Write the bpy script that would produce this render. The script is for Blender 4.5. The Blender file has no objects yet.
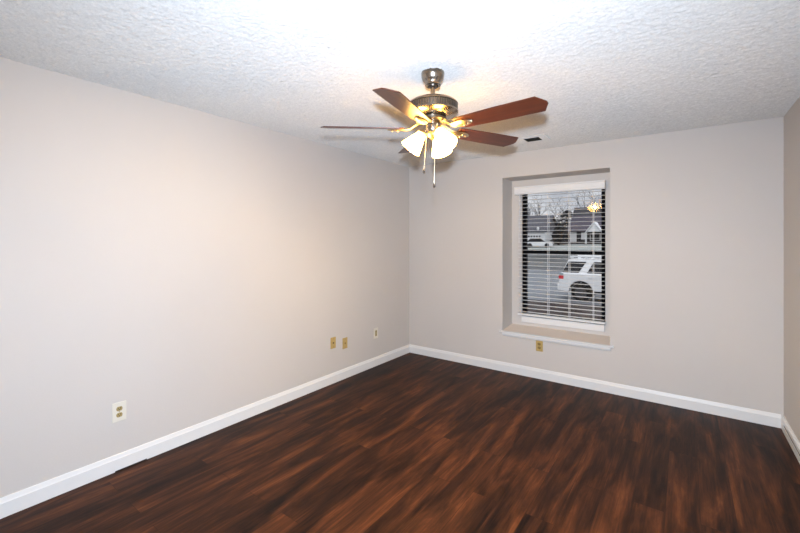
import bpy, bmesh, math, random
import numpy as np
from mathutils import Vector, Matrix

sc = bpy.context.scene
C = sc.collection
R = math.radians

# ---------------------------------------------------------------- camera, sky, light, exposure
CAM = Vector((2.9175, -4.2368, 1.4635))
YAW = 0.6307
cd = bpy.data.cameras.new('camera')
cd.sensor_width = 36.0
cd.lens = 390.35 / 800 * 36
cd.shift_x = (400 - 398.52) / 800
cd.shift_y = -(266.5 - 240.94) / 800
cd.clip_start = 0.02
cd.clip_end = 500
cam = bpy.data.objects.new('camera', cd)
C.objects.link(cam)
cam.location = CAM
cam.rotation_euler = (math.pi / 2, 0, YAW)
sc.camera = cam

world = bpy.data.worlds.new('overcast_sky')
sc.world = world
world.use_nodes = True
wn = world.node_tree
wn.nodes.clear()


def wnode(t, **k):
    n = wn.nodes.new(t)
    for a, b in k.items():
        setattr(n, a, b)
    return n


w_tc = wnode('ShaderNodeTexCoord')
w_map = wnode('ShaderNodeMapping')
w_map.inputs['Scale'].default_value = (3.0, 3.0, 9.0)
w_noise = wnode('ShaderNodeTexNoise')
w_noise.inputs['Scale'].default_value = 2.2
w_noise.inputs['Detail'].default_value = 6
w_ramp = wnode('ShaderNodeValToRGB')
w_ramp.color_ramp.elements[0].position = 0.36
w_ramp.color_ramp.elements[0].color = (0.40, 0.43, 0.50, 1)
w_ramp.color_ramp.elements[1].position = 0.62
w_ramp.color_ramp.elements[1].color = (0.92, 0.93, 0.97, 1)
w_bg = wnode('ShaderNodeBackground')
w_bg.inputs['Strength'].default_value = 0.95
w_out = wnode('ShaderNodeOutputWorld')
wn.links.new(w_tc.outputs['Generated'], w_map.inputs['Vector'])
wn.links.new(w_map.outputs['Vector'], w_noise.inputs['Vector'])
wn.links.new(w_noise.outputs['Fac'], w_ramp.inputs['Fac'])
w_sep = wnode('ShaderNodeSeparateXYZ')          # an overcast sky is about three times brighter overhead
w_mr = wnode('ShaderNodeMapRange')
w_mr.inputs['From Min'].default_value = 0.15
w_mr.inputs['From Max'].default_value = 0.9
w_mr.inputs['To Min'].default_value = 1.0
w_mr.inputs['To Max'].default_value = 3.2
w_mul = wnode('ShaderNodeVectorMath', operation='SCALE')
wn.links.new(w_tc.outputs['Generated'], w_sep.inputs['Vector'])
wn.links.new(w_sep.outputs['Z'], w_mr.inputs['Value'])
wn.links.new(w_ramp.outputs['Color'], w_mul.inputs[0])
wn.links.new(w_mr.outputs['Result'], w_mul.inputs['Scale'])
wn.links.new(w_mul.outputs['Vector'], w_bg.inputs['Color'])
wn.links.new(w_bg.outputs['Background'], w_out.inputs['Surface'])

# the photographer's flash, on the hot shoe above the lens
fl = bpy.data.lights.new('camera_flash', 'SPOT')
fl.spot_size = R(163)
fl.spot_blend = 1.0
fl.energy = 465
fl.color = (0.70, 0.83, 1.0)
fl.shadow_soft_size = 0.035
flo = bpy.data.objects.new('camera_flash', fl)
C.objects.link(flo)
flo.location = CAM + Vector((0, 0, 0.165))
flo.rotation_euler = (math.pi / 2 - R(19), 0, YAW - R(1))      # beam ahead and a little down, fading towards its edge

LAMP = (1.0, 0.74, 0.40)      # colour of the fan's bulbs
SHADE = (1.0, 0.52, 0.10)     # colour glowing through the amber-frosted glass
LAMP_STRENGTH = 46.0
BULB_WATTS = 38.0

sc.view_settings.view_transform = 'Standard'
sc.view_settings.look = 'None'
sc.view_settings.gamma = 1
sc.view_settings.use_curve_mapping = False
sc.view_settings.exposure = 0.0

# ---------------------------------------------------------------- materials


def material(name):
    m = bpy.data.materials.new(name)
    m.use_nodes = True
    nt = m.node_tree
    return m, nt, nt.nodes['Principled BSDF']


def link(nt, a, b):
    nt.links.new(a, b)


def plain(name, col, rough=0.5, metal=0.0, vary=0.04, scale=20.0, bump=0.0, bscale=200.0, coat=0.0, spec=0.5):
    m, nt, p = material(name)
    tc = nt.nodes.new('ShaderNodeTexCoord')
    n = nt.nodes.new('ShaderNodeTexNoise')
    n.inputs['Scale'].default_value = scale
    n.inputs['Detail'].default_value = 3
    link(nt, tc.outputs['Object'], n.inputs['Vector'])
    r = nt.nodes.new('ShaderNodeValToRGB')
    r.color_ramp.elements[0].position = 0.3
    r.color_ramp.elements[1].position = 0.7
    r.color_ramp.elements[0].color = tuple(c * (1 - vary) for c in col) + (1,)
    r.color_ramp.elements[1].color = tuple(min(1, c * (1 + vary)) for c in col) + (1,)
    link(nt, n.outputs['Fac'], r.inputs['Fac'])
    link(nt, r.outputs['Color'], p.inputs['Base Color'])
    p.inputs['Roughness'].default_value = rough
    p.inputs['Metallic'].default_value = metal
    p.inputs['Coat Weight'].default_value = coat
    p.inputs['Coat Roughness'].default_value = 0.15
    p.inputs['Specular IOR Level'].default_value = spec
    if bump:
        b = nt.nodes.new('ShaderNodeBump')
        n2 = nt.nodes.new('ShaderNodeTexNoise')
        n2.inputs['Scale'].default_value = bscale
        link(nt, tc.outputs['Object'], n2.inputs['Vector'])
        b.inputs['Strength'].default_value = bump
        b.inputs['Distance'].default_value = 0.002
        link(nt, n2.outputs['Fac'], b.inputs['Height'])
        link(nt, b.outputs['Normal'], p.inputs['Normal'])
    return m


M = {}
M['wall'] = plain('wall_paint', (0.645, 0.613, 0.588), 0.55, vary=0.012, scale=1.5, bump=0.15, bscale=90, spec=0.3)
M['trim'] = plain('trim_white', (0.82, 0.82, 0.82), 0.32, vary=0.01, scale=8)
M['sill'] = plain('sill_paint', (0.80, 0.72, 0.65), 0.45, vary=0.02, scale=6)
M['slot'] = plain('slot_painted_shade', (0.26, 0.22, 0.175), 0.8)
M['blind'] = plain('blind_white', (0.84, 0.84, 0.84), 0.4, vary=0.01)
M['cord'] = plain('blind_cord', (0.80, 0.80, 0.80), 0.8)
M['black_metal'] = plain('black_aluminium', (0.005, 0.005, 0.006), 0.6, vary=0.1, spec=0.05)
M['nickel'] = plain('brushed_nickel', (0.40, 0.355, 0.30), 0.25, 1.0, vary=0.08, scale=60)
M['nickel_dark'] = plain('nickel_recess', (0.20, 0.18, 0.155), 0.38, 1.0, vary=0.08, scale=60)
M['brass'] = plain('iron_metal', (0.66, 0.56, 0.40), 0.38, 1.0, vary=0.06, scale=60)
M['knob'] = plain('dark_knob', (0.02, 0.015, 0.012), 0.4)
M['ivory'] = plain('ivory_plastic', (0.78, 0.745, 0.66), 0.35, vary=0.02)
M['almond'] = plain('almond_plastic', (0.42, 0.32, 0.14), 0.35, vary=0.05)
M['gold_plate'] = plain('gold_plate', (0.52, 0.37, 0.14), 0.4, 0.0, vary=0.06)
M['gold_dark'] = plain('gold_plate_dark', (0.30, 0.20, 0.06), 0.4, 0.0, vary=0.06)
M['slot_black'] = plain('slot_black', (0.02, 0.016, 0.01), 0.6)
M['vent_dark'] = plain('duct_shade', (0.02, 0.018, 0.016), 0.7)
M['vent_louver'] = plain('louver_grey', (0.045, 0.042, 0.037), 0.6)


def make_ceiling():
    m, nt, p = material('popcorn_ceiling')
    tc = nt.nodes.new('ShaderNodeTexCoord')
    v = nt.nodes.new('ShaderNodeTexVoronoi')
    v.inputs['Scale'].default_value = 150
    n = nt.nodes.new('ShaderNodeTexNoise')
    n.inputs['Scale'].default_value = 95
    n.inputs['Detail'].default_value = 4
    n.inputs['Roughness'].default_value = 0.7
    link(nt, tc.outputs['Object'], v.inputs['Vector'])
    link(nt, tc.outputs['Object'], n.inputs['Vector'])
    mx = nt.nodes.new('ShaderNodeMath')
    mx.operation = 'SUBTRACT'
    link(nt, n.outputs['Fac'], mx.inputs[0])
    link(nt, v.outputs['Distance'], mx.inputs[1])
    b = nt.nodes.new('ShaderNodeBump')
    b.inputs['Strength'].default_value = 0.3
    b.inputs['Distance'].default_value = 0.003
    link(nt, mx.outputs[0], b.inputs['Height'])
    link(nt, b.outputs['Normal'], p.inputs['Normal'])
    r = nt.nodes.new('ShaderNodeValToRGB')  # light and shade of the lumps also put into the colour as speckle
    r.color_ramp.elements[0].position = 0.25
    r.color_ramp.elements[0].color = (0.565, 0.553, 0.54, 1)
    r.color_ramp.elements[1].position = 0.75
    r.color_ramp.elements[1].color = (0.755, 0.735, 0.705, 1)
    link(nt, n.outputs['Fac'], r.inputs['Fac'])
    link(nt, r.outputs['Color'], p.inputs['Base Color'])
    p.inputs['Diffuse Roughness'].default_value = 1.0
    p.inputs['Roughness'].default_value = 0.9
    p.inputs['Specular IOR Level'].default_value = 0.1
    return m


M['ceiling'] = make_ceiling()


def make_floor():
    m, nt, p = material('walnut_planks')
    N = nt.nodes.new
    tc = N('ShaderNodeTexCoord')
    mp = N('ShaderNodeMapping')
    mp.inputs['Rotation'].default_value = (0, 0, R(90))
    mp.inputs['Location'].default_value = (0.3, 0.05, 0)
    link(nt, tc.outputs['Object'], mp.inputs['Vector'])
    br = N('ShaderNodeTexBrick')
    br.offset = 0.37
    br.offset_frequency = 2
    br.inputs['Color1'].default_value = (0, 0, 0, 1)
    br.inputs['Color2'].default_value = (1, 1, 1, 1)
    br.inputs['Mortar'].default_value = (0.5, 0.5, 0.5, 1)
    br.inputs['Scale'].default_value = 1.0
    br.inputs['Mortar Size'].default_value = 0.0012
    br.inputs['Mortar Smooth'].default_value = 0.2
    br.inputs['Brick Width'].default_value = 1.22
    br.inputs['Row Height'].default_value = 0.152
    link(nt, mp.outputs['Vector'], br.inputs['Vector'])
    # each plank gets its own stretch of grain
    mul = N('ShaderNodeMath')
    mul.operation = 'MULTIPLY'
    mul.inputs[1].default_value = 0.9
    link(nt, br.outputs['Color'], mul.inputs[0])
    ms = N('ShaderNodeMapping')
    ms.inputs['Scale'].default_value = (6.5, 0.9, 1.0)
    link(nt, tc.outputs['Object'], ms.inputs['Vector'])
    n1 = N('ShaderNodeTexNoise')
    n1.noise_dimensions = '4D'
    n1.inputs['Scale'].default_value = 1.7
    n1.inputs['Detail'].default_value = 5
    n1.inputs['Roughness'].default_value = 0.62
    n1.inputs['Distortion'].default_value = 0.7
    link(nt, ms.outputs['Vector'], n1.inputs['Vector'])
    link(nt, mul.outputs[0], n1.inputs['W'])
    ms2 = N('ShaderNodeMapping')
    ms2.inputs['Scale'].default_value = (70.0, 2.5, 1.0)
    link(nt, tc.outputs['Object'], ms2.inputs['Vector'])
    n2 = N('ShaderNodeTexNoise')
    n2.noise_dimensions = '4D'
    n2.inputs['Scale'].default_value = 1.6
    n2.inputs['Detail'].default_value = 4
    link(nt, ms2.outputs['Vector'], n2.inputs['Vector'])
    link(nt, mul.outputs[0], n2.inputs['W'])
    a1 = N('ShaderNodeMath')
    a1.operation = 'MULTIPLY_ADD'
    a1.inputs[1].default_value = 0.22
    link(nt, n2.outputs['Fac'], a1.inputs[0])
    link(nt, n1.outputs['Fac'], a1.inputs[2])
    a2 = N('ShaderNodeMath')
    a2.operation = 'MULTIPLY_ADD'
    a2.inputs[1].default_value = 0.08
    link(nt, br.outputs['Color'], a2.inputs[0])
    link(nt, a1.outputs[0], a2.inputs[2])
    r = N('ShaderNodeValToRGB')
    e = r.color_ramp.elements
    e[0].position = 0.48
    e[0].color = (0.0085, 0.0037, 0.0025, 1)
    e[1].position = 0.88
    e[1].color = (0.165, 0.054, 0.018, 1)
    x = e.new(0.61)
    x.color = (0.030, 0.0108, 0.0050, 1)
    x = e.new(0.73)
    x.color = (0.070, 0.0225, 0.0085, 1)
    link(nt, a2.outputs[0], r.inputs['Fac'])
    mix = N('ShaderNodeMix')
    mix.data_type = 'RGBA'
    mix.inputs[7].default_value = (0.012, 0.006, 0.004, 1)
    mf = N('ShaderNodeMath')
    mf.operation = 'MULTIPLY'
    mf.inputs[1].default_value = 0.7
    link(nt, br.outputs['Fac'], mf.inputs[0])
    link(nt, mf.outputs[0], mix.inputs[0])
    link(nt, r.outputs['Color'], mix.inputs[6])
    link(nt, mix.outputs[2], p.inputs['Base Color'])
    p.inputs['Roughness'].default_value = 0.45
    p.inputs['Specular IOR Level'].default_value = 0.11
    b = N('ShaderNodeBump')
    b.inputs['Strength'].default_value = 0.12
    b.inputs['Distance'].default_value = 0.001
    link(nt, n2.outputs['Fac'], b.inputs['Height'])
    link(nt, b.outputs['Normal'], p.inputs['Normal'])
    return m


M['floor'] = make_floor()


def make_wood(name, dark, light, axis_scale=(2.0, 30.0, 30.0)):
    m, nt, p = material(name)
    tc = nt.nodes.new('ShaderNodeTexCoord')
    mp = nt.nodes.new('ShaderNodeMapping')
    mp.inputs['Scale'].default_value = axis_scale
    link(nt, tc.outputs['Object'], mp.inputs['Vector'])
    n = nt.nodes.new('ShaderNodeTexNoise')
    n.inputs['Scale'].default_value = 2.0
    n.inputs['Detail'].default_value = 5
    link(nt, mp.outputs['Vector'], n.inputs['Vector'])
    r = nt.nodes.new('ShaderNodeValToRGB')
    r.color_ramp.elements[0].position = 0.3
    r.color_ramp.elements[0].color = dark + (1,)
    r.color_ramp.elements[1].position = 0.75
    r.color_ramp.elements[1].color = light + (1,)
    link(nt, n.outputs['Fac'], r.inputs['Fac'])
    link(nt, r.outputs['Color'], p.inputs['Base Color'])
    p.inputs['Roughness'].default_value = 0.34
    p.inputs['Specular IOR Level'].default_value = 0.3
    p.inputs['Coat Weight'].default_value = 0.45
    p.inputs['Coat Roughness'].default_value = 0.36
    return m


M['cherry'] = make_wood('cherry_blade', (0.060, 0.012, 0.004), (0.125, 0.028, 0.009))


def make_shade():
    m, nt, p = material('lit_frosted_glass')
    p.inputs['Base Color'].default_value = (0.9, 0.88, 0.82, 1)
    p.inputs['Roughness'].default_value = 0.35
    lw = nt.nodes.new('ShaderNodeTexNoise')
    lw.inputs['Scale'].default_value = 30
    r = nt.nodes.new('ShaderNodeValToRGB')
    r.color_ramp.elements[0].color = (SHADE[0] * .96, SHADE[1] * .94, SHADE[2] * .92, 1)
    r.color_ramp.elements[1].color = SHADE + (1,)
    link(nt, lw.outputs['Fac'], r.inputs['Fac'])
    link(nt, r.outputs['Color'], p.inputs['Emission Color'])
    p.inputs['Emission Strength'].default_value = LAMP_STRENGTH
    return m


M['shade'] = make_shade()
m_, nt_, p_ = material('lit_bulb')
p_.inputs['Emission Color'].default_value = LAMP + (1,)
p_.inputs['Emission Strength'].default_value = LAMP_STRENGTH
M['bulb'] = m_


def make_glass(name, tint=(0.985, 0.99, 0.99), dark=1.0):
    """thin sheet glass: clear straight through, mirror-like by Fresnel"""
    m, nt, p = material(name)
    out = nt.nodes['Material Output']
    nt.nodes.remove(p)
    t = nt.nodes.new('ShaderNodeBsdfTransparent')
    t.inputs['Color'].default_value = tuple(c * dark for c in tint) + (1,)
    g = nt.nodes.new('ShaderNodeBsdfGlossy')
    g.inputs['Roughness'].default_value = 0.03
    f = nt.nodes.new('ShaderNodeFresnel')
    f.inputs['IOR'].default_value = 1.42
    mx = nt.nodes.new('ShaderNodeMixShader')
    link(nt, f.outputs['Fac'], mx.inputs['Fac'])
    link(nt, t.outputs['BSDF'], mx.inputs[1])
    link(nt, g.outputs['BSDF'], mx.inputs[2])
    link(nt, mx.outputs['Shader'], out.inputs['Surface'])
    return m


M['glass'] = make_glass('window_glass')


def ground_mat(name, cols, scale, rough=0.95, stretch=(1, 1, 1)):
    m, nt, p = material(name)
    tc = nt.nodes.new('ShaderNodeTexCoord')
    mp = nt.nodes.new('ShaderNodeMapping')
    mp.inputs['Scale'].default_value = stretch
    link(nt, tc.outputs['Object'], mp.inputs['Vector'])
    n = nt.nodes.new('ShaderNodeTexNoise')
    n.inputs['Scale'].default_value = scale
    n.inputs['Detail'].default_value = 8
    n.inputs['Roughness'].default_value = 0.65
    link(nt, mp.outputs['Vector'], n.inputs['Vector'])
    r = nt.nodes.new('ShaderNodeValToRGB')
    el = r.color_ramp.elements
    el[0].position = 0.35
    el[0].color = cols[0] + (1,)
    el[1].position = 0.68
    el[1].color = cols[-1] + (1,)
    if len(cols) == 3:
        x = el.new(0.5)
        x.color = cols[1] + (1,)
    link(nt, n.outputs['Fac'], r.inputs['Fac'])
    link(nt, r.outputs['Color'], p.inputs['Base Color'])
    p.inputs['Roughness'].default_value = rough
    p.inputs['Specular IOR Level'].default_value = 0.15
    return m


M['lawn'] = ground_mat('winter_lawn', ((0.014, 0.011, 0.010), (0.042, 0.030, 0.027), (0.10, 0.095, 0.09)), 0.9)
M['far_lawn'] = ground_mat('pale_verge', ((0.22, 0.235, 0.22), (0.31, 0.325, 0.31)), 0.8)
M['concrete'] = ground_mat('driveway_concrete', ((0.125, 0.135, 0.145), (0.18, 0.19, 0.205)), 0.5)
M['asphalt'] = ground_mat('street_asphalt', ((0.05, 0.052, 0.052), (0.095, 0.098, 0.098), (0.14, 0.143, 0.143)), 0.25, stretch=(0.3, 2.0, 1))
M['bark'] = plain('bark', (0.030, 0.029, 0.032), 0.9, vary=0.3, scale=3)
M['twig'] = plain('bark_grey', (0.06, 0.06, 0.07), 0.9, vary=0.3, scale=3)
M['evergreen'] = plain('evergreen_needles', (0.020, 0.022, 0.023), 0.9, vary=0.5, scale=2.0)
M['siding'] = plain('white_siding', (0.72, 0.73, 0.74), 0.7, vary=0.03, scale=1)
M['siding_grey'] = plain('grey_siding', (0.10, 0.10, 0.11), 0.8, vary=0.1, scale=1)
M['brick'] = plain('dark_brick', (0.04, 0.038, 0.04), 0.9, vary=0.25, scale=6)
M['roof_purple'] = plain('purple_shingle', (0.050, 0.042, 0.058), 0.9, vary=0.2, scale=3)
M['roof_grey'] = plain('grey_shingle', (0.062, 0.062, 0.074), 0.9, vary=0.2, scale=3)
M['roof_dark'] = plain('dark_shingle', (0.030, 0.030, 0.036), 0.9, vary=0.2, scale=3)
M['dark_pane'] = plain('dark_pane', (0.02, 0.021, 0.025), 0.25, vary=0.1, spec=0.1)
M['car_white'] = plain('car_white', (0.80, 0.81, 0.82), 0.25, vary=0.01, coat=0.6)
M['car_trim'] = plain('car_black_trim', (0.010, 0.010, 0.012), 0.7, vary=0.1, spec=0.08)
M['car_glass'] = plain('car_glass', (0.015, 0.017, 0.022), 0.12, vary=0.05, spec=0.12)
M['tyre'] = plain('tyre', (0.008, 0.008, 0.009), 0.9, vary=0.1, spec=0.05)
M['alloy'] = plain('alloy', (0.07, 0.07, 0.075), 0.4, 0.3, vary=0.05)
M['tail_red'] = plain('tail_red', (0.62, 0.02, 0.03), 0.25, vary=0.05)
M['tail_clear'] = plain('tail_clear', (0.16, 0.22, 0.25), 0.25, vary=0.05)

# ---------------------------------------------------------------- helpers


def bx(bm, x0, x1, y0, y1, z0, z1, bevel=0.0, mat=None):
    vs = [bm.verts.new(p) for p in ((x0, y0, z0), (x1, y0, z0), (x1, y1, z0), (x0, y1, z0),
                                    (x0, y0, z1), (x1, y0, z1), (x1, y1, z1), (x0, y1, z1))]
    fs = []
    for f in ((0, 3, 2, 1), (4, 5, 6, 7), (0, 1, 5, 4), (1, 2, 6, 5), (2, 3, 7, 6), (3, 0, 4, 7)):
        fs.append(bm.faces.new([vs[i] for i in f]))
    if mat is not None:
        for v in vs:
            v.co = mat @ v.co
    if bevel:
        es = set()
        for f in fs:
            es.update(f.edges)
        bmesh.ops.bevel(bm, geom=list(es), offset=bevel, segments=2, profile=0.5, affect='EDGES')
    return bm


def lathe(bm, prof, n=40, mat=None):
    """revolve (radius, z) points round the z axis"""
    rings = []
    for r, z in prof:
        if r < 1e-6:
            v = bm.verts.new((0, 0, z))
            rings.append([v])
        else:
            rings.append([bm.verts.new((r * math.cos(2 * math.pi * i / n), r * math.sin(2 * math.pi * i / n), z)) for i in range(n)])
    if mat is not None:
        for rg in rings:
            for v in rg:
                v.co = mat @ v.co
    for a, b in zip(rings, rings[1:]):
        for i in range(n):
            j = (i + 1) % n
            if len(a) == 1 and len(b) == 1:
                continue
            if len(a) == 1:
                bm.faces.new((a[0], b[j], b[i]))
            elif len(b) == 1:
                bm.faces.new((a[i], a[j], b[0]))
            else:
                bm.faces.new((a[i], a[j], b[j], b[i]))
    return bm


def tube(bm, pts, rad, n=8, cap=True):
    pts = [Vector(p) for p in pts]
    rads = rad if isinstance(rad, (list, tuple)) else [rad] * len(pts)
    rings = []
    for i, p in enumerate(pts):
        d = (pts[min(i + 1, len(pts) - 1)] - pts[max(i - 1, 0)]).normalized()
        up = Vector((0, 0, 1)) if abs(d.z) < 0.9 else Vector((1, 0, 0))
        a = d.cross(up).normalized()
        b = a.cross(d).normalized()
        rings.append([bm.verts.new(p + rads[i] * (math.cos(2 * math.pi * k / n) * a + math.sin(2 * math.pi * k / n) * b)) for k in range(n)])
    for r0, r1 in zip(rings, rings[1:]):
        for k in range(n):
            j = (k + 1) % n
            bm.faces.new((r0[k], r1[k], r1[j], r0[j]))
    if cap:
        bm.faces.new(rings[0])
        bm.faces.new(rings[-1][::-1])
    return bm


def prism(bm, poly, a, b, fn):
    """extrude a 2-D outline from a to b; fn(u, v, w) gives the point"""
    lo = [bm.verts.new(fn(u, v, a)) for u, v in poly]
    hi = [bm.verts.new(fn(u, v, b)) for u, v in poly]
    n = len(poly)
    bm.faces.new(lo)
    bm.faces.new(hi[::-1])
    for i in range(n):
        j = (i + 1) % n
        bm.faces.new((lo[i], hi[i], hi[j], lo[j]))
    return bm


def obj(name, bm, mat, parent=None, smooth=False, loc=None):
    bmesh.ops.recalc_face_normals(bm, faces=bm.faces)
    me = bpy.data.meshes.new(name)
    bm.to_mesh(me)
    bm.free()
    me.materials.append(M[mat] if isinstance(mat, str) else mat)
    o = bpy.data.objects.new(name, me)
    C.objects.link(o)
    if parent is not None:
        o.parent = parent
    if loc is not None:
        o.location = loc
    if smooth:
        me.shade_smooth()
        md = o.modifiers.new('edges', 'EDGE_SPLIT')
        md.split_angle = R(38)
    return o


def tag(o, label, cat, group=None, kind=None):
    if kind:
        o['kind'] = kind
    if label:
        o['label'] = label
    if cat:
        o['category'] = cat
    if group:
        o['group'] = group
    return o


def thing(name, label, cat, loc=(0, 0, 0), rz=0.0, group=None):
    o = bpy.data.objects.new(name, None)
    o.empty_display_size = 0.1
    C.objects.link(o)
    o.location = loc
    o.rotation_euler = (0, 0, rz)
    return tag(o, label, cat, group)


def struct(name, bm, mat, label, cat, parent=None, smooth=False):
    o = obj(name, bm, mat, parent, smooth)
    if parent is None:
        o['kind'] = 'structure'
        o['label'] = label
        o['category'] = cat
    return o


def B():
    return bmesh.new()


# ---------------------------------------------------------------- room shell
W, H, YB, T = 3.549, 2.44, -4.78, 0.014
struct('floor', bx(B(), -0.12, W + 0.12, YB - 0.12, 0.12, -0.10, 0.0), 'floor',
       'dark walnut plank floor running towards the window wall', 'floor')
# popcorn ceiling: a sprayed crust of small lumps, real relief that catches the flash
def popcorn(x0, x1, y0, y1, zt, step, amp):
    nx, ny = int((x1 - x0) / step), int((y1 - y0) / step)
    g = np.random.default_rng(5)
    h = g.random((ny + 1, nx + 1))
    h2 = g.random((ny + 1, nx + 1))
    h = 0.75 * h + 0.25 * (h2 + np.roll(h2, 1, 0) + np.roll(h2, 1, 1) + np.roll(h2, (1, 1), (0, 1))) / 4
    jx = (g.random(h.shape) - 0.5) * step * 0.7
    jy = (g.random(h.shape) - 0.5) * step * 0.7
    X = np.linspace(x0, x1, nx + 1)[None, :] + jx
    Y = np.linspace(y0, y1, ny + 1)[:, None] + jy
    co = np.stack([X, Y, zt - amp * h], -1).reshape(-1, 3)
    i = (np.arange(ny)[:, None] * (nx + 1) + np.arange(nx)[None, :]).reshape(-1)
    quads = np.stack([i, i + nx + 1, i + nx + 2, i + 1], -1)      # faces look down
    bot = len(co)
    box = np.array([(x0 - .1, y0 - .1, zt), (x1 + .1, y0 - .1, zt), (x1 + .1, y1 + .44, zt), (x0 - .1, y1 + .44, zt),
                    (x0 - .1, y0 - .1, zt + .12), (x1 + .1, y0 - .1, zt + .12), (x1 + .1, y1 + .44, zt + .12), (x0 - .1, y1 + .44, zt + .12)])
    bq = np.array([(0, 3, 2, 1), (4, 5, 6, 7), (0, 1, 5, 4), (1, 2, 6, 5), (2, 3, 7, 6), (3, 0, 4, 7)]) + bot
    co = np.concatenate([co, box])
    quads = np.concatenate([quads, bq])
    me = bpy.data.meshes.new('ceiling')
    me.vertices.add(len(co))
    me.vertices.foreach_set('co', co.astype(np.float32).ravel())
    me.loops.add(quads.size)
    me.loops.foreach_set('vertex_index', quads.astype(np.int32).ravel())
    me.polygons.add(len(quads))
    me.polygons.foreach_set('loop_start', np.arange(0, quads.size, 4, dtype=np.int32))
    me.update(calc_edges=True)
    me.validate()
    me.materials.append(M['ceiling'])
    o = bpy.data.objects.new('ceiling', me)
    C.objects.link(o)
    o['kind'] = 'structure'
    o['label'] = 'white popcorn textured ceiling above the fan'
    o['category'] = 'ceiling'
    return o


popcorn(-0.004, W + 0.004, YB - 0.004, 0.004, H, 0.009, 0.0088)
struct('wall_left', bx(B(), -0.12, 0, YB - 0.12, 0.44, 0, H), 'wall',
       'long plain greige wall on the left with three wall plates and one outlet', 'wall')
struct('wall_right', bx(B(), W, W + 0.12, YB - 0.12, 0.44, 0, H), 'wall',
       'shaded sliver of greige wall at the right edge', 'wall')
struct('wall_front', bx(B(), 0, W, YB - 0.12, YB, 0, H), 'wall',
       'greige wall behind the camera', 'wall')
# back wall: thick, with the window niche
NX0, NX1, NZ0, NZ1 = 1.272, 2.345, 0.455, 2.171      # niche opening
HX0, HX1, HZ0, HZ1 = 1.393, 2.262, 0.585, 2.06       # window hole at the niche back
bm = B()
bx(bm, 0, NX0, 0, 0.30, 0, H)
bx(bm, NX1, W, 0, 0.30, 0, H)
bx(bm, NX0, NX1, 0, 0.30, 0, NZ0)
bx(bm, NX0, NX1, 0, 0.30, NZ1, H)
bx(bm, 0, HX0, 0.30, 0.44, 0, H)
bx(bm, HX1, W, 0.30, 0.44, 0, H)
bx(bm, HX0, HX1, 0.30, 0.44, 0, HZ0)
bx(bm, HX0, HX1, 0.30, 0.44, HZ1, H)
struct('wall_back', bm, 'wall', 'greige end wall with the recessed window niche', 'wall')


def base_profile(h=0.104, t=0.014):
    return [(0, 0), (t, 0), (t, h * 0.74), (t * 0.80, h * 0.79), (t * 0.45, h * 0.97), (t * 0.30, h), (0, h)]


struct('baseboard_left', prism(B(), base_profile(), YB, 0.0, lambda u, v, w: (u, w, v)), 'trim',
       'white moulded baseboard along the left wall', 'baseboard')
struct('baseboard_back', prism(B(), base_profile(), T, W - T, lambda u, v, w: (w, -u, v)), 'trim',
       'white moulded baseboard under the window wall', 'baseboard')
br_ = struct('baseboard_right', prism(B(), [(0, 0), (0.016, 0), (0.016, 0.046), (0.012, 0.046), (0.012, 0.064), (0.016, 0.064), (0.016, 0.088), (0.006, 0.104), (0, 0.104)],
             YB, -0.10, lambda u, v, w: (W - u, w, v)), 'trim',
             'white baseboard with a long slot at the right wall', 'baseboard')
obj('corner_block', prism(B(), base_profile(0.104, 0.016), -0.10, 0.0, lambda u, v, w: (W - u, w, v)), 'trim', br_)
obj('slot', bx(B(), W - 0.0135, W - 0.0110, YB, -0.10, 0.047, 0.063), 'slot', br_)  # dark strip in the groove, its shade put into the colour
# a thin black strip painted in for the shade of a gap under the left baseboard
tag(obj('gap_shade', bx(B(), T - 0.001, T + 0.003, -3.30, -3.12, 0.0, 0.0065), 'slot_black'), None, None, kind='structure')['label'] = 'thin dark strip painted in for the shaded gap below the left baseboard'
bpy.data.objects['gap_shade'].name = 'gap_shade_strip'

# window niche: sill board, nosing, apron
sill = struct('trim_1', prism(B(), [(0.30, 0.44), (0.30, 0.482), (0.0, 0.459), (0.0, 0.44)], NX0, NX1, lambda u, v, w: (w, u, v)), 'sill',
              'painted sill board lying in the window niche', 'window sill')
obj('sill_nosing', prism(B(), [(0.0, 0.443), (0.0, 0.460), (-0.022, 0.459), (-0.031, 0.455), (-0.032, 0.448), (-0.026, 0.443)], 1.245, 2.378, lambda u, v, w: (w, u, v)), 'trim', sill)
obj('apron', prism(B(), [(0.0, 0.405), (0.0, 0.443), (-0.022, 0.443), (-0.022, 0.425), (-0.016, 0.411), (-0.012, 0.405)], 1.275, 2.350, lambda u, v, w: (w, u, v)), 'trim', sill)
bm = B()
bx(bm, 1.395, 2.258, 0.272, 0.300, 0.525, 0.592, 0.003)
struct('trim_2', bm, 'trim', 'white ledge strip just below the blind', 'window trim')

# window
bm = B()
fw = 0.046
bx(bm, HX0, HX0 + fw, 0.315, 0.36, HZ0, HZ1)
bx(bm, HX1 - fw + 0.008, HX1, 0.315, 0.36, HZ0, HZ1)
bx(bm, HX0 + fw, HX1 - fw + 0.008, 0.315, 0.36, HZ0, HZ0 + 0.045)
bx(bm, HX0 + fw, HX1 - fw + 0.008, 0.315, 0.36, HZ1 - 0.045, HZ1)
win = struct('window_1', bm, 'black_metal', 'black aluminium single hung window behind the white blind', 'window')
obj('meeting_rail', bx(B(), HX0 + fw, HX1 - fw + 0.008, 0.312, 0.352, 1.318, 1.362), 'black_metal', win)
obj('glass', bx(B(), HX0 + fw - 0.002, HX1 - fw + 0.010, 0.332, 0.336, HZ0 + 0.043, 1.320), 'glass', win)
obj('glass', bx(B(), HX0 + fw - 0.002, HX1 - fw + 0.010, 0.345, 0.349, 1.360, HZ1 - 0.043), 'glass', win)

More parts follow.
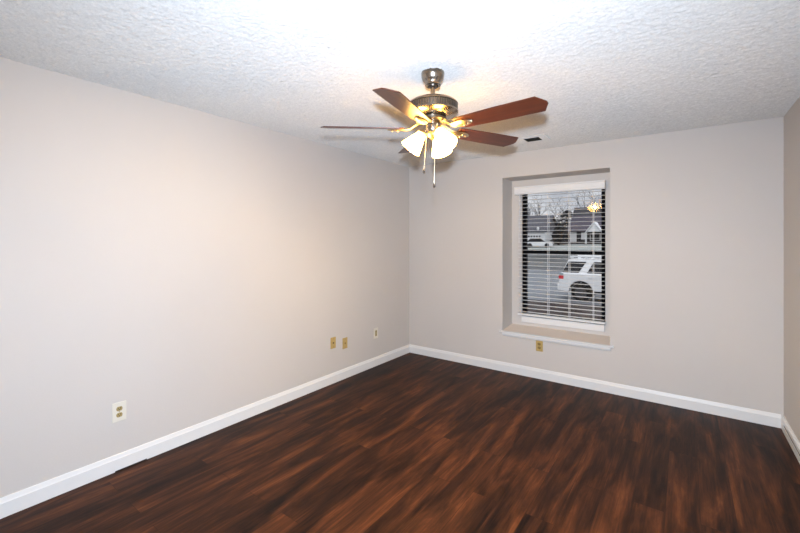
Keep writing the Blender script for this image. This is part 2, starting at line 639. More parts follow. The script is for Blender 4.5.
# ---------------------------------------------------------------- blind
blind = thing('window_blind', 'white horizontal slat blind hanging open in the window niche', 'blind', (1.817, 0.25, 2.0))


def slat_bm(x0, x1):
    bm = B()
    n = 6
    up, dn = [], []
    for i in range(n + 1):
        u = -0.025 + 0.05 * i / n
        zz = 0.0022 * (1 - (u / 0.025) ** 2)
        up.append((u, zz + 0.0009))
        dn.append((u, zz - 0.0009))
    return prism(bm, up + dn[::-1], x0, x1, lambda u, v, w: (w, u, v))


hl = 0.4455
bm = B()
prism(bm, [(-0.045, -0.004), (-0.049, 0.006), (-0.043, 0.014), (-0.043, 0.066), (-0.050, 0.076), (-0.050, 0.085), (-0.036, 0.085), (-0.036, -0.004)],
      -0.484, 0.454, lambda u, v, w: (w, u, v))
bx(bm, -0.484, -0.474, -0.036, 0.048, -0.004, 0.085)
bx(bm, 0.444, 0.454, -0.036, 0.048, -0.004, 0.085)
obj('valance', bm, 'blind', blind)
obj('headrail', bx(B(), -0.470, 0.440, -0.030, 0.030, 0.0, 0.045), 'blind', blind)
first = None
zs = []
z = -0.022
while z > -1.375:
    zs.append(z)
    z -= 0.0443
for z in zs:
    if first is None:
        first = obj('slat', slat_bm(-hl, hl), 'blind', blind, smooth=True)
        o = first
    else:
        o = first.copy()
        C.objects.link(o)
        o.parent = blind
    o.location = (0, 0, z)
zb = zs[-1] - 0.030
obj('bottom_rail', bx(B(), -0.452, 0.455, -0.026, 0.026, zb - 0.010, zb + 0.010, 0.003), 'blind', blind)
for x in (-0.112, 0.107, 0.342):
    bm = B()
    for y in (-0.0275, 0.0275):
        bx(bm, x - 0.0022, x + 0.0022, y - 0.0006, y + 0.0006, zb, 0.002)
    for z in zs:
        bx(bm, x - 0.0012, x + 0.0012, -0.0275, 0.0275, z - 0.0026, z - 0.0016)
    obj('ladder_cord', bm, 'cord', blind)
wd = obj('tilt_wand', tube(B(), [(-0.425, -0.040, -0.003), (-0.428, -0.042, -0.55)], 0.004, 6), 'cord', blind, smooth=True)
obj('wand_hook', tube(B(), [(-0.425, -0.040, 0.004), (-0.425, -0.036, 0.0), (-0.425, -0.040, -0.008)], 0.002, 6), 'cord', wd)

# ---------------------------------------------------------------- ceiling fan
FX, FY = 1.746, -2.296
fan = thing('ceiling_fan', 'five-blade ceiling fan with nickel housing, cherry blades and three lit glass shades', 'ceiling fan', (FX, FY, H))
Z = lambda z: z - H
obj('canopy', lathe(B(), [(0.0, 0.0), (0.066, 0.0), (0.067, -0.012), (0.0655, -0.030), (0.063, -0.034), (0.062, -0.042), (0.055, -0.052), (0.047, -0.062),
                          (0.044, -0.072), (0.045, -0.078), (0.041, -0.082), (0.031, -0.080), (0.031, -0.062), (0.0, -0.062)], 48), 'nickel', fan, True)
rod = obj('downrod', lathe(B(), [(0, -0.07), (0.0128, -0.07), (0.0128, -0.150), (0, -0.150)], 20), 'nickel', fan, True)
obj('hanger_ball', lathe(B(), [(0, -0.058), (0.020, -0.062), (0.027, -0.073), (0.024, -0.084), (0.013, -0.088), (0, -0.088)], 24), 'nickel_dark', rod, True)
mh = obj('motor_housing', lathe(B(), [(0.0, -0.140), (0.021, -0.140), (0.022, -0.150), (0.050, -0.153), (0.092, -0.160), (0.122, -0.170), (0.138, -0.181),
                                      (0.1445, -0.188), (0.145, -0.193), (0.1405, -0.195), (0.1405, -0.228), (0.145, -0.230), (0.145, -0.238), (0.134, -0.246),
                                      (0.115, -0.253), (0.088, -0.260), (0.068, -0.264), (0.068, -0.278), (0.0, -0.278)], 64), 'nickel', fan, True)
bm = B()
for i in range(60):
    a = 2 * math.pi * i / 60
    bx(bm, 0.139, 0.1437, -0.0029, 0.0029, -0.227, -0.196, mat=Matrix.Rotation(a, 4, 'Z'))
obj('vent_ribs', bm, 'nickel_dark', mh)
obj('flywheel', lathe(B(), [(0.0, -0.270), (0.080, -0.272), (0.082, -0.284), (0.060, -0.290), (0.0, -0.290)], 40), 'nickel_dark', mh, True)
obj('switch_housing', lathe(B(), [(0.0, -0.285), (0.040, -0.286), (0.043, -0.292), (0.043, -0.340), (0.039, -0.348), (0.0, -0.348)], 40), 'nickel', fan, True)
lk = obj('light_fitter', lathe(B(), [(0.0, -0.345), (0.030, -0.346), (0.036, -0.354), (0.038, -0.362), (0.030, -0.374), (0.016, -0.384), (0.007, -0.392), (0.0, -0.396)], 36), 'brass', fan, True)

# blades and irons: local x outwards, +y on the left looking outwards
PITCH = R(13.0)
DROOP = (0.3, 0.9, 2.4, -0.3, -0.2)      # the five blades do not hang quite level
blade_poly = [(0.165, -0.048), (0.190, -0.057), (0.40, -0.065), (0.629, -0.068), (0.6635, -0.010), (0.6635, 0.010), (0.629, 0.068), (0.40, 0.065), (0.190, 0.057), (0.165, 0.048)]


def blade_bm():
    bm = B()
    prism(bm, blade_poly, -0.003, 0.003, lambda u, v, w: (u, v, w))
    bmesh.ops.bevel(bm, geom=[e for e in bm.edges], offset=0.0012, segments=1, affect='EDGES')
    return bm


def iron_bm():
    """arm from the flywheel down and out to a leaf-shaped plate under the blade"""
    bm = B()
    st = [(0.060, 0.013, 0.030), (0.085, 0.013, 0.025), (0.110, 0.012, 0.010), (0.130, 0.015, -0.004), (0.150, 0.023, -0.010), (0.180, 0.032, -0.011), (0.210, 0.033, -0.011), (0.240, 0.023, -0.010), (0.263, 0.007, -0.008)]
    rows = []
    for x, hw, zz in st:
        rows.append([bm.verts.new((x, y, zz + dz)) for y, dz in ((-hw, 0.003), (-hw * .6, -0.004), (0, -0.006), (hw * .6, -0.004), (hw, 0.003), (0, 0.0045))])
    for a, b in zip(rows, rows[1:]):
        for i in range(6):
            j = (i + 1) % 6
            bm.faces.new((a[i], a[j], b[j], b[i]))
    bm.faces.new(rows[0])
    bm.faces.new(rows[-1][::-1])
    return bm


def screw_bm(x, y):
    return lathe(B(), [(0, -0.0055), (0.0035, -0.005), (0.005, -0.002), (0.005, 0.006), (0, 0.006)], 10, Matrix.Translation((x, y, -0.015)))


BZ = -0.328
parts = None
for k in range(5):
    ang = R(30.40) + YAW + k * R(72)
    if parts is None:
        bl = obj('blade', blade_bm(), 'cherry', fan)
        ir = obj('blade_iron', iron_bm(), 'brass', bl, True)
        s1 = obj('screw', screw_bm(0.205, 0.014), 'brass', bl, True)
        s2 = obj('screw', screw_bm(0.205, -0.014), 'brass', bl, True)
        s3 = obj('screw', screw_bm(0.238, 0.0), 'brass', bl, True)
        parts = (bl, (ir, s1, s2, s3))
        b = bl
    else:
        b = parts[0].copy()
        C.objects.link(b)
        b.parent = fan
        for ch in parts[1]:
            c = ch.copy()
            C.objects.link(c)
            c.parent = b
    b.location = (0, 0, BZ)
    # pitched so that the right-hand edge (looking outwards) is the high one
    b.rotation_euler = (Matrix.Rotation(ang, 4, 'Z') @ Matrix.Rotation(R(-DROOP[k]), 4, 'Y') @ Matrix.Rotation(-PITCH, 4, 'X')).to_euler()

# three arms and bell shades
shade_prof = [(0.024, 0.0), (0.0265, 0.006), (0.029, 0.018), (0.034, 0.036), (0.042, 0.056), (0.050, 0.078), (0.057, 0.098), (0.0635, 0.116)]
inner = [(r - 0.003, z) for r, z in shade_prof][::-1]
first = None
for k, a in enumerate((180, 300, 60)):
    ang = R(a) + YAW
    rot = Matrix.Rotation(ang, 4, 'Z')
    d = Matrix.Translation((0.058, 0, -0.352)) @ Matrix.Rotation(R(180 - 38), 4, 'Y')   # local z runs down and outwards
    if first is None:
        sh = obj('lamp_shade', lathe(B(), shade_prof + inner, 40), 'shade', fan, True)
        holder = obj('shade_holder', lathe(B(), [(0, -0.014), (0.014, -0.014), (0.022, -0.006), (0.029, 0.0), (0.030, 0.008), (0.0272, 0.010)], 28), 'brass', sh, True)
        bulb = obj('bulb', lathe(B(), [(0, 0.004), (0.013, 0.006), (0.013, 0.028), (0.018, 0.040), (0.021, 0.050), (0.018, 0.060), (0.009, 0.065), (0, 0.066)], 20), 'bulb', sh, True)
        arm = obj('shade_arm', tube(B(), [(0.0, 0, -0.012), (0.010, 0, -0.030), (0.012, 0, -0.045)], 0.007, 10), 'brass', sh, True)
        first = (sh, (holder, bulb, arm))
        s = sh
    else:
        s = first[0].copy()
        C.objects.link(s)
        s.parent = fan
        for ch in first[1]:
            c = ch.copy()
            C.objects.link(c)
            c.parent = s
    s.matrix_local = rot @ d
    bd = bpy.data.lights.new('bulb_light', 'POINT')
    bd.energy = BULB_WATTS
    bd.color = LAMP
    bd.shadow_soft_size = 0.02
    bo = bpy.data.objects.new('bulb_light', bd)
    C.objects.link(bo)
    bo.parent = s
    bo.location = (0, 0, 0.082)
cr, sr = math.cos(YAW), math.sin(YAW)
for (rx, dy, top, rx2, bot) in ((-0.034, -0.028, -0.330, -0.054, -0.578), (0.008, -0.043, -0.320, 0.004, -0.662)):
    p0 = (rx * cr - dy * sr, rx * sr + dy * cr, top)
    p1 = (rx2 * cr - dy * sr, rx2 * sr + dy * cr, bot)
    bm = tube(B(), [p0, p1], 0.0016, 6)
    ch = obj('pull_chain', bm, 'brass', fan, True)
    kb = obj('pull_knob', lathe(B(), [(0, 0.012), (0.0035, 0.010), (0.0065, 0.0), (0.0065, -0.008), (0.003, -0.013), (0, -0.014)], 14, Matrix.Translation(p1)), 'knob', ch, True)
    kb['label'] = 'small dark pull knob'

# ---------------------------------------------------------------- ceiling vent
vent = thing('air_vent', 'small white ceiling register with dark grille beyond the fan', 'air vent', (1.765, -0.497, H))
bm = B()
ox, oy, ix, iy = 0.135, 0.105, 0.070, 0.068
for (x0, x1, y0, y1) in ((-ox, -ix, -oy, oy), (ix, ox, -oy, oy), (-ix, ix, -oy, -iy), (-ix, ix, iy, oy)):
    bx(bm, x0, x1, y0, y1, -0.0165, 0.0)
obj('frame', bm, 'ceiling', vent)
obj('duct_shade_plate', bx(B(), -ix, ix, -iy, iy, -0.0105, -0.0095), 'vent_dark', vent)  # flat plate, the shade inside the duct put into its dark colour
for i in range(6):
    y = -iy + (i + 0.5) * 2 * iy / 6
    obj('louver', bx(B(), -ix, ix, -0.007, 0.007, -0.0006, 0.0006, mat=Matrix.Translation((0, y, -0.0145)) @ Matrix.Rotation(R(28), 4, 'X')), 'vent_louver', vent)

# ---------------------------------------------------------------- wall plates


def plate_bm(w=0.072, h=0.116, t=0.0055):
    return bx(B(), -w / 2, w / 2, -t, 0, -h / 2, h / 2, 0.0022)


def duplex(root, face, slot):
    for s in (-1, 1):
        bm = B()
        n = 20
        pts = []
        for i in range(n):
            a = 2 * math.pi * i / n
            pts.append((0.0172 * math.cos(a), max(-0.0135, min(0.0135, 0.0172 * math.sin(a)))))
        prism(bm, pts, -0.0075, -0.004, lambda u, v, w: (u, w, v + s * 0.0195))
        rc = obj('receptacle', bm, face, root)
        bm = B()
        bx(bm, -0.0075, -0.0050, -0.0080, -0.0073, s * 0.0195 - 0.001, s * 0.0195 + 0.0080)
        bx(bm, 0.0050, 0.0075, -0.0080, -0.0073, s * 0.0195 - 0.001, s * 0.0195 + 0.0080)
        prism(bm, [(0.003 * math.cos(2 * math.pi * i / 10), 0.003 * math.sin(2 * math.pi * i / 10) - 0.0065) for i in range(10)], -0.0080, -0.0073, lambda u, v, w: (u, w, v + s * 0.0195))
        obj('socket_holes', bm, slot, rc)
    obj('screw', lathe(B(), [(0, 0.0), (0.003, 0.0005), (0.0035, 0.002), (0.0035, 0.004), (0, 0.004)], 12, Matrix.Translation((0, -0.0085, 0)) @ Matrix.Rotation(R(-90), 4, 'X')), face, root)


t = thing('outlet', 'ivory wall outlet low on the left wall, nearest the camera', 'outlet', (0, -3.274, 0.372), R(90), 'wall plates')
obj('cover_plate', plate_bm(0.078, 0.122), 'ivory', t)
duplex(t, 'almond', 'slot_black')
t = thing('outlet', 'gold outlet plate on the end wall under the window apron', 'outlet', (1.680, 0, 0.348), 0, 'wall plates')
obj('cover_plate', plate_bm(), 'gold_plate', t)
duplex(t, 'gold_dark', 'slot_black')
t = thing('phone_jack', 'gold wall plate with one dark jack, left of the gold pair', 'wall plate', (0, -1.386, 0.414), R(90), 'wall plates')
obj('cover_plate', plate_bm(), 'gold_plate', t)
jk = obj('jack', bx(B(), -0.010, 0.010, -0.0085, -0.005, -0.008, 0.008, 0.001), 'gold_dark', t)
obj('jack_hole', bx(B(), -0.0065, 0.0065, -0.0092, -0.0084, -0.005, 0.005), 'slot_black', jk)
for z in (-0.042, 0.042):
    obj('screw', lathe(B(), [(0, 0.0), (0.003, 0.0005), (0.0035, 0.002), (0.0035, 0.004), (0, 0.004)], 12, Matrix.Translation((0, -0.0075, z)) @ Matrix.Rotation(R(-90), 4, 'X')), 'gold_dark', t)
t = thing('cable_plate', 'gold wall plate with a round cable socket, right of the gold pair', 'wall plate', (0, -1.212, 0.374), R(90), 'wall plates')
obj('cover_plate', plate_bm(), 'gold_plate', t)
cx_ = obj('cable_socket', lathe(B(), [(0, 0.0), (0.0045, 0.0), (0.0045, 0.007), (0.010, 0.007), (0.010, 0.010), (0, 0.010)], 16, Matrix.Translation((0, -0.014, 0)) @ Matrix.Rotation(R(-90), 4, 'X')), 'gold_dark', t)
for z in (-0.042, 0.042):
    obj('screw', lathe(B(), [(0, 0.0), (0.003, 0.0005), (0.0035, 0.002), (0.0035, 0.004), (0, 0.004)], 12, Matrix.Translation((0, -0.0075, z)) @ Matrix.Rotation(R(-90), 4, 'X')), 'gold_dark', t)
t = thing('outlet', 'ivory plate with a brown centre, on the left wall near the far corner', 'outlet', (0, -0.696, 0.382), R(90), 'wall plates')
obj('cover_plate', plate_bm(0.080, 0.122), 'ivory', t)
dc = obj('socket_insert', bx(B(), -0.0165, 0.0165, -0.0078, -0.005, -0.0335, 0.0335, 0.0012), 'almond', t)
for s in (-1, 1):
    bm = B()
    for x in (-0.006, 0.006):
        bx(bm, x - 0.001, x + 0.001, -0.0084, -0.0077, s * 0.017 - 0.003, s * 0.017 + 0.005)
    obj('socket_holes', bm, 'slot_black', dc)

# ---------------------------------------------------------------- outside
GP = [(0.5, -1.08), (14.0, -1.08), (26.5, -0.82), (50.0, 0.20), (57.0, 0.62), (64.0, 1.05), (110.0, 1.9)]


def gz(y):
    for (a, za), (b, zb_) in zip(GP, GP[1:]):
        if y <= b:
            return za + (zb_ - za) * (y - a) / (b - a)
    return GP[-1][1]


def strip(x0, x1, y0, y1, lift, thick=0.4, skew=0.0):
    """a slab of ground following the slope; skew shifts y with x"""
    bm = B()
    ys = [y0] + [p[0] for p in GP if y0 < p[0] < y1] + [y1]
    poly = [(y, gz(y) + lift) for y in ys] + [(y, gz(y) - thick) for y in ys[::-1]]
    return prism(bm, poly, x0, x1, lambda u, v, w: (w, u, v))


struct('ground', strip(-70, 30, 0.5, 110, 0.0), 'lawn', 'brown winter lawn outside the window', 'ground')
struct('verge', strip(-70, 30, 49.5, 62, 0.012, 0.1), 'far_lawn', 'pale grass verge beyond the street', 'ground')
struct('street', strip(-70, 30, 27.0, 49.5, 0.012, 0.1), 'asphalt', 'grey street beyond the driveway', 'street')
struct('curb', strip(-70, 30, 26.6, 27.0, 0.10, 0.1), 'siding_grey', 'low dark curb along the near side of the street', 'curb')
struct('driveway', strip(-9.0, 9.0, 12.8, 26.6, 0.015, 0.1), 'concrete', 'pale concrete driveway under the white car', 'driveway')


# white four-wheel-drive car, rear to the left
def make_suv():
    t = thing('car', 'white four-wheel-drive car with roof rails parked outside the window', 'car', (-1.40, 13.3, gz(13.9) + 0.015), 0.0)
    L, Wd = 4.55, 1.85
    AX, AX2, AR = 0.86, 3.62, 0.475

    def arch(cx, cz, r, n=12):
        return [(cx + r * math.cos(a), cz + r * math.sin(a)) for a in [math.pi * i / n for i in range(n + 1)]]
    poly = [(0.02, 0.50), (0.0, 0.72), (0.03, 1.12), (0.06, 1.17), (3.05, 1.17), (3.2, 1.12), (4.35, 1.02), (4.5, 0.95), (4.55, 0.55), (4.5, 0.38)]
    poly += [(AX2 + 0.475, 0.38)] + arch(AX2, 0.38, AR) + [(AX + 0.475, 0.38)] + arch(AX, 0.38, AR)
    poly += [(AX - 0.475, 0.38), (0.06, 0.42)]
    clean = []
    for p in poly:
        if not clean or (abs(p[0] - clean[-1][0]) + abs(p[1] - clean[-1][1])) > 1e-4:
            clean.append(p)
    bm = B()
    prism(bm, clean, 0, Wd, lambda u, v, w: (u, w, v))
    body = obj('body', bm, 'car_white', t)
    md = body.modifiers.new('b', 'BEVEL')
    md.width = 0.03
    md.segments = 2
    md.limit_method = 'ANGLE'
    # greenhouse: white frame with dark panes
    gh = [(0.10, 1.15), (0.34, 1.70), (0.42, 1.76), (2.30, 1.76), (2.42, 1.72), (3.10, 1.15)]
    bm = B()
    lo = [bm.verts.new((u, 0.04 + 0.14 * (v - 1.15) / 0.6, v)) for u, v in gh]
    hi = [bm.verts.new((u, Wd - 0.04 - 0.14 * (v - 1.15) / 0.6, v)) for u, v in gh]
    bm.faces.new(lo)
    bm.faces.new(hi[::-1])
    for i in range(len(gh)):
        j = (i + 1) % len(gh)
        bm.faces.new((lo[i], hi[i], hi[j], lo[j]))
    obj('cabin', bm, 'car_white', t)
    for side in (0, 1):
        for q in ([(0.13, 1.20), (0.36, 1.66), (1.06, 1.66), (0.78, 1.20)], [(1.10, 1.20), (1.34, 1.66), (1.86, 1.66), (1.86, 1.20)], [(1.96, 1.20), (1.96, 1.66), (2.34, 1.66), (2.86, 1.22)]):
            bm = B()
            vs = []
            for dy in (0.03, -0.012):
                row = []
                for u, v in q:
                    y = 0.04 + 0.14 * (v - 1.15) / 0.6 + dy
                    row.append(bm.verts.new((u, y if side == 0 else Wd - y, v)))
                vs.append(row)
            bm.faces.new(vs[0])
            bm.faces.new(vs[1][::-1])
            for i in range(4):
                j = (i + 1) % 4
                bm.faces.new((vs[0][i], vs[1][i], vs[1][j], vs[0][j]))
            obj('side_window', bm, 'car_glass', t)
        y0 = 0.20 if side == 0 else Wd - 0.20
        rr = obj('roof_rail', bx(B(), 0.42, 2.1, y0 - 0.025, y0 + 0.025, 1.84, 1.90, 0.012), 'car_white', t)
        for x in (0.50, 1.05, 1.6, 2.03):
            obj('rail_foot', bx(B(), x - 0.06, x + 0.06, y0 - 0.02, y0 + 0.02, 1.75, 1.85), 'car_white', rr)
        ys = -0.012 if side == 0 else Wd - 0.17
        tl = obj('tail_light', bx(B(), 0.0, 0.20, ys, ys + 0.18, 0.90, 1.06, 0.015), 'tail_red', t)
        tl['label'] = 'red tail light'
        obj('reverse_lens', bx(B(), 0.01, 0.19, ys, ys + 0.18, 1.06, 1.16, 0.015), 'tail_clear', tl)
        yh = -0.03 if side == 0 else Wd
        for x in (1.15, 2.1):
            obj('door_handle', bx(B(), x, x + 0.22, yh, yh + 0.03, 1.01, 1.05, 0.008), 'car_white', t)
        ysk = -0.01 if side == 0 else Wd - 0.02
        bm = B()
        bx(bm, 1.38, 3.10, ysk, ysk + 0.03, 0.36, 0.47)
        obj('rocker_panel', bm, 'car_trim', t)
        for ax in (AX, AX2):
            bm = B()
            n = 14
            o_, i_ = [], []
            for i in range(n + 1):
                a = math.pi * i / n
                o_.append((ax + 0.475 * math.cos(a), 0.38 + 0.475 * math.sin(a)))
                i_.append((ax + 0.43 * math.cos(a), 0.38 + 0.43 * math.sin(a)))
            yk = 0.02 if side == 0 else Wd - 0.22
            prism(bm, o_ + i_[::-1], yk, yk + 0.2, lambda u, v, w: (u, w, v))
            obj('wheel_arch', bm, 'car_trim', t)
            yw = 0.02 if side == 0 else Wd - 0.26
            mt = Matrix.Translation((ax, yw + 0.12, 0.375)) @ Matrix.Rotation(R(90), 4, 'X')
            wh = obj('tyre', lathe(B(), [(0.235, -0.11), (0.33, -0.12), (0.365, -0.10), (0.375, -0.06), (0.375, 0.06), (0.365, 0.10), (0.33, 0.12), (0.235, 0.11), (0.235, -0.11)], 32, mt), 'tyre', t, True)
            bm = B()
            sgn = 1 if side == 0 else -1
            lathe(bm, [(0.0, 0.045 * sgn), (0.235, 0.045 * sgn), (0.235, 0.105 * sgn), (0.215, 0.105 * sgn), (0.205, 0.06 * sgn), (0, 0.06 * sgn)], 28, mt)
            for k in range(5):
                bx(bm, 0.03, 0.215, -0.028, 0.028, min(0.06 * sgn, 0.09 * sgn), max(0.06 * sgn, 0.09 * sgn), mat=mt @ Matrix.Rotation(2 * math.pi * k / 5, 4, 'Z'))
            obj('rim', bm, 'alloy', wh)
    obj('rear_bumper', bx(B(), -0.06, 0.30, 0.02, Wd - 0.02, 0.42, 0.70, 0.04), 'car_white', t)
    bm = B()
    v = [bm.verts.new(p) for p in ((0.11, 0.16, 1.22), (0.11, Wd - 0.16, 1.22), (0.31, Wd - 0.24, 1.66), (0.31, 0.24, 1.66),
                                   (0.15, 0.16, 1.22), (0.15, Wd - 0.16, 1.22), (0.35, Wd - 0.24, 1.66), (0.35, 0.24, 1.66))]
    for q in v[:4]:
        q.co.x -= 0.02
    for f in ((0, 1, 2, 3), (7, 6, 5, 4), (0, 4, 5, 1), (1, 5, 6, 2), (2, 6, 7, 3), (3, 7, 4, 0)):
        bm.faces.new([v[i] for i in f])
    obj('rear_window', bm, 'car_glass', t)
    return t


make_suv()


def gable_roof(bm, x0, x1, y0, y1, z0, zr, over=0.4, axis='x'):
    if axis == 'x':
        prism(bm, [(y0 - over, z0), ((y0 + y1) / 2, zr), (y1 + over, z0), (y1 + over, z0 + 0.15), ((y0 + y1) / 2, zr + 0.18), (y0 - over, z0 + 0.15)], x0 - over, x1 + over, lambda u, v, w: (w, u, v))
    else:
        prism(bm, [(x0 - over, z0), ((x0 + x1) / 2, zr), (x1 + over, z0), (x1 + over, z0 + 0.15), ((x0 + x1) / 2, zr + 0.18), (x0 - over, z0 + 0.15)], y0 - over, y1 + over, lambda u, v, w: (u, w, v))
    return bm


# house with the purple roof and the white gable porch (beyond the street, right of the panes)
hp = thing('house', 'low house with purplish roof and white gabled porch across the street', 'house', (-8.4, 64.2, 1.0))
obj('wall', bx(B(), -3.8, 6.5, 0.0, 8.0, -0.3, 2.0), 'brick', hp)
bm = B()
gable_roof(bm, -3.8, 6.5, 0.0, 8.0, 1.95, 4.6, 0.4)
obj('roof', bm, 'roof_purple', hp)
for x in (-3.8, 6.3):
    obj('gable', prism(B(), [(0.0, 1.95), (4.0, 4.55), (8.0, 1.95)], x, x + 0.2, lambda u, v, w: (w, u, v)), 'brick', hp)
bm = B()
prism(bm, [(-0.95, 1.9), (0.0, 3.15), (0.95, 1.9)], -1.2, -1.05, lambda u, v, w: (u, w, v))
pg = obj('porch_gable', bm, 'siding', hp)
bm = B()
prism(bm, [(-1.30, 1.55), (0.0, 3.25), (1.30, 1.55), (1.30, 1.80), (0.0, 3.50), (-1.30, 1.80)], -1.3, 2.2, lambda u, v, w: (u, w, v))
obj('porch_roof', bm, 'siding', pg)
for x in (-1.15, 1.15):
    obj('porch_post', bx(B(), x - 0.12, x + 0.12, -1.2, -0.95, -0.3, 1.8), 'siding', hp)
for (x0, x1, z0, z1) in ((-3.75, -2.75, 0.3, 1.95), (-2.05, -1.35, 0.7, 1.8)):
    sp = obj('siding_panel', bx(B(), x0, x1, -0.08, 0.02, z0, z1), 'siding', hp)
f_ = obj('window', bx(B(), -0.75, 0.75, -0.10, 0.02, 0.5, 1.7), 'siding', hp)
obj('pane', bx(B(), -0.65, 0.65, -0.14, -0.08, 0.6, 1.6), 'dark_pane', f_)
f_ = obj('window', bx(B(), -2.70, -2.05, -0.06, 0.02, 0.5, 1.8), 'dark_pane', hp)
f_ = obj('door', bx(B(), 1.6, 2.4, -0.06, 0.02, -0.2, 1.8), 'dark_pane', hp)

# larger dark-roofed house behind it
hb = thing('house', 'dark-roofed house rising behind the purple-roofed house', 'house', (-11.6, 78.0, 1.2))
obj('wall', bx(B(), -3.4, 9.0, 0.0, 8.0, -0.3, 3.2), 'siding_grey', hb)
bm = B()
gable_roof(bm, -3.2, 9.0, 0.0, 8.0, 3.1, 6.9, 0.4)
obj('roof', bm, 'roof_dark', hb)
for x in (-3.4, 8.8):
    obj('gable', prism(B(), [(0.0, 3.1), (4.0, 6.85), (8.0, 3.1)], x, x + 0.2, lambda u, v, w: (w, u, v)), 'siding_grey', hb)

# garage house on the left
hg = thing('house', 'grey-roofed house with a white garage door at the left of the panes', 'house', (-14.9, 58.3, 0.62))
obj('wall', bx(B(), -9.0, 0.35, 0.0, 8.0, -0.3, 2.3), 'siding', hg)
bm = B()
gable_roof(bm, -9.0, 0.35, 0.0, 8.0, 2.2, 4.9, 0.35)
obj('roof', bm, 'roof_grey', hg)
for x in (-9.0, 0.15):
    obj('gable', prism(B(), [(0.0, 2.2), (4.0, 4.85), (8.0, 2.2)], x, x + 0.2, lambda u, v, w: (w, u, v)), 'siding_grey', hg)
gd = obj('garage_door', bx(B(), -3.6, -0.2, -0.10, 0.02, -0.2, 1.95), 'siding', hg)
for k in range(8):
    x = -3.45 + k * 0.42
    obj('pane', bx(B(), x, x + 0.24, -0.14, -0.08, 1.45, 1.68), 'dark_pane', gd)
obj('eave_lamp', lathe(B(), [(0, 0.5), (0.16, 0.42), (0.20, 0.2), (0.13, 0.0), (0, -0.05)], 14, Matrix.Translation((-0.6, -0.25, 2.55))), 'siding', hg, True)

# parked car in front of the garage
pc = thing('car', 'small pale car parked before the white garage door', 'car', (-14.6, 54.6, gz(54.6) + 0.012), R(12))
bm = B()
prism(bm, [(-1.7, 0.25), (-1.75, 0.6), (-1.6, 0.82), (1.0, 0.85), (2.0, 0.72), (2.15, 0.5), (2.1, 0.25)], 0, 1.7, lambda u, v, w: (u, w, v))
body = obj('body', bm, 'car_white', pc)
bm = B()
prism(bm, [(-1.5, 0.82), (-0.9, 1.38), (0.3, 1.42), (1.1, 0.83)], 0.1, 1.6, lambda u, v, w: (u, w, v))
obj('cabin', bm, 'car_glass', pc)
bm = B()
prism(bm, [(-0.95, 1.38), (-0.6, 1.47), (0.1, 1.48), (0.35, 1.40)], 0.08, 1.62, lambda u, v, w: (u, w, v))
obj('roof', bm, 'car_white', pc)
for x in (-1.05, 1.35):
    for y in (0.0, 1.7):
        obj('tyre', lathe(B(), [(0.0, -0.1), (0.30, -0.1), (0.32, -0.06), (0.32, 0.06), (0.30, 0.1), (0, 0.1)], 20, Matrix.Translation((x, y, 0.32)) @ Matrix.Rotation(R(90), 4, 'X')), 'tyre', pc, True)


# bare winter trees
def bare_tree(loc, h, seed, label, mat='bark', spread=0.50, levels=4):
    rnd = random.Random(seed)
    t = thing('bare_tree', label, 'tree', loc, 0, 'bare trees beyond the street')
    tr, br = B(), B()

    def grow(p, d, ln, rad, lv):
        pts, rads = [p], [rad]
        q, dd = p.copy(), d.copy()
        n = 3
        for i in range(n):
            dd = (dd + Vector((rnd.uniform(-.2, .2), rnd.uniform(-.2, .2), rnd.uniform(-.02, .16)))).normalized()
            q = q + dd * ln / n
            pts.append(q.copy())
            rads.append(max(0.017, rad * (1 - 0.4 * (i + 1) / n)))
        tube(tr if lv == levels else br, pts, rads, 5 if lv > 2 else 3, cap=False)
        if lv <= 0:
            return
        k = 3 if lv > 2 else 2
        for i in range(k + (1 if rnd.random() < .5 else 0)):
            j = rnd.choice((1, 2, 3, 3)) if lv < levels else rnd.choice((2, 3, 3))
            a = rnd.uniform(0, 2 * math.pi)
            side = Vector((math.cos(a), math.sin(a), rnd.uniform(0.1, 0.7)))
            nd = (dd * (1 - spread) + side * spread).normalized()
            grow(pts[j], nd, ln * rnd.uniform(.58, .78), rads[j] * .68, lv - 1)
    grow(Vector((0, 0, -0.2)), Vector((0, 0, 1)), h * 0.34, h * 0.022, levels)
    obj('trunk', tr, mat, t)
    obj('branches', br, mat, t)
    return t


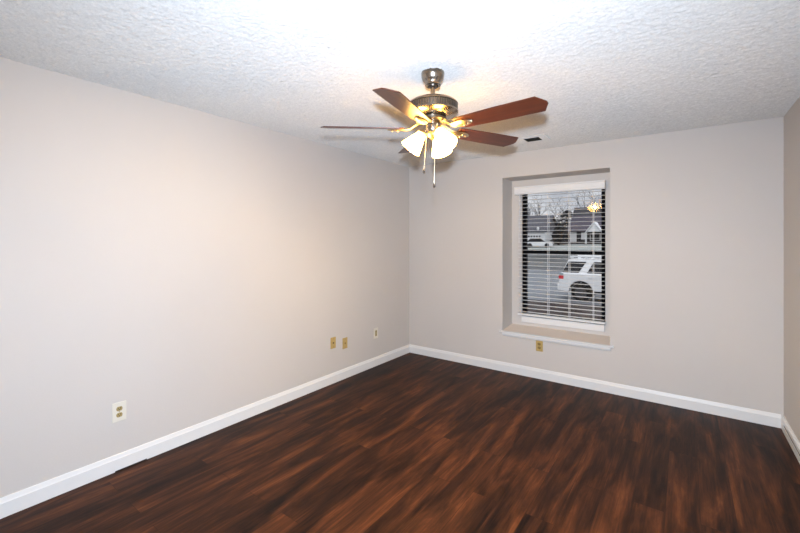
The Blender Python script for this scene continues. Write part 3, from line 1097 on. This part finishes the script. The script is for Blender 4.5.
bare_tree((-20.0, 72.0, gz(72)), 10.5, 3, 'bare tree above the grey roof, leftmost of the bare trees', 'bark')
bare_tree((-22.0, 85.5, gz(85.5)), 12.0, 11, 'second bare tree from the left, behind the right end of the grey roof', 'twig')
bare_tree((-17.0, 82.5, gz(82.5)), 11.0, 7, 'third bare tree from the left, between the two houses', 'bark')
bare_tree((-21.6, 106.0, gz(106)), 15.0, 5, 'fourth bare tree from the left, far behind the dark roof', 'twig')
bare_tree((-15.6, 100.0, gz(100)), 16.0, 21, 'fifth bare tree from the left, far behind the dark roof', 'twig')
bare_tree((-9.74, 75.0, gz(75)), 12.0, 9, 'rightmost bare tree, above the white porch gable', 'bark')



def evergreen(loc, r, h, seed, label):
    rnd = random.Random(seed)
    t = thing('evergreen_tree', label, 'tree', loc, 0, 'dark evergreens between the houses')
    bm = B()
    for i in range(900):
        zz = rnd.random()
        rr = r * math.sqrt(rnd.random()) * min(1, 2.2 * (1 - zz) + 0.1) * (0.75 if zz < 0.1 else 1)
        a = rnd.uniform(0, 2 * math.pi)
        p = Vector((rr * math.cos(a), rr * math.sin(a), 0.3 + zz * h))
        s = rnd.uniform(0.25, 0.55)
        m_ = Matrix.Translation(p) @ Matrix.Rotation(rnd.uniform(0, 6.28), 4, 'Z') @ Matrix.Rotation(rnd.uniform(-1.2, 1.2), 4, 'X')
        v = [bm.verts.new(m_ @ Vector(c)) for c in ((-s, 0, 0), (0, -s * .4, 0.05), (s, 0, 0), (0, s * .4, -0.05))]
        bm.faces.new(v)
    obj('foliage', bm, 'evergreen', t)
    obj('trunk', tube(B(), [(0, 0, -0.3), (0, 0, h * 0.7)], [0.2, 0.08], 7), 'bark', t)
    return t


evergreen((-15.7, 70.8, gz(70.8)), 2.1, 3.1, 1, 'broad dark evergreen in the middle of the gap between the houses')
evergreen((-18.0, 75.8, gz(75.8)), 1.8, 4.0, 2, 'leftmost dark evergreen, just right of the white garage')
evergreen((-13.0, 60.4, gz(60.4)), 0.95, 2.6, 4, 'smallest dark evergreen, nearest the street between the houses')
evergreen((-18.7, 91.5, gz(91.5)), 3.3, 6.6, 6, 'tallest dark evergreen, far behind the left end of the dark roof')
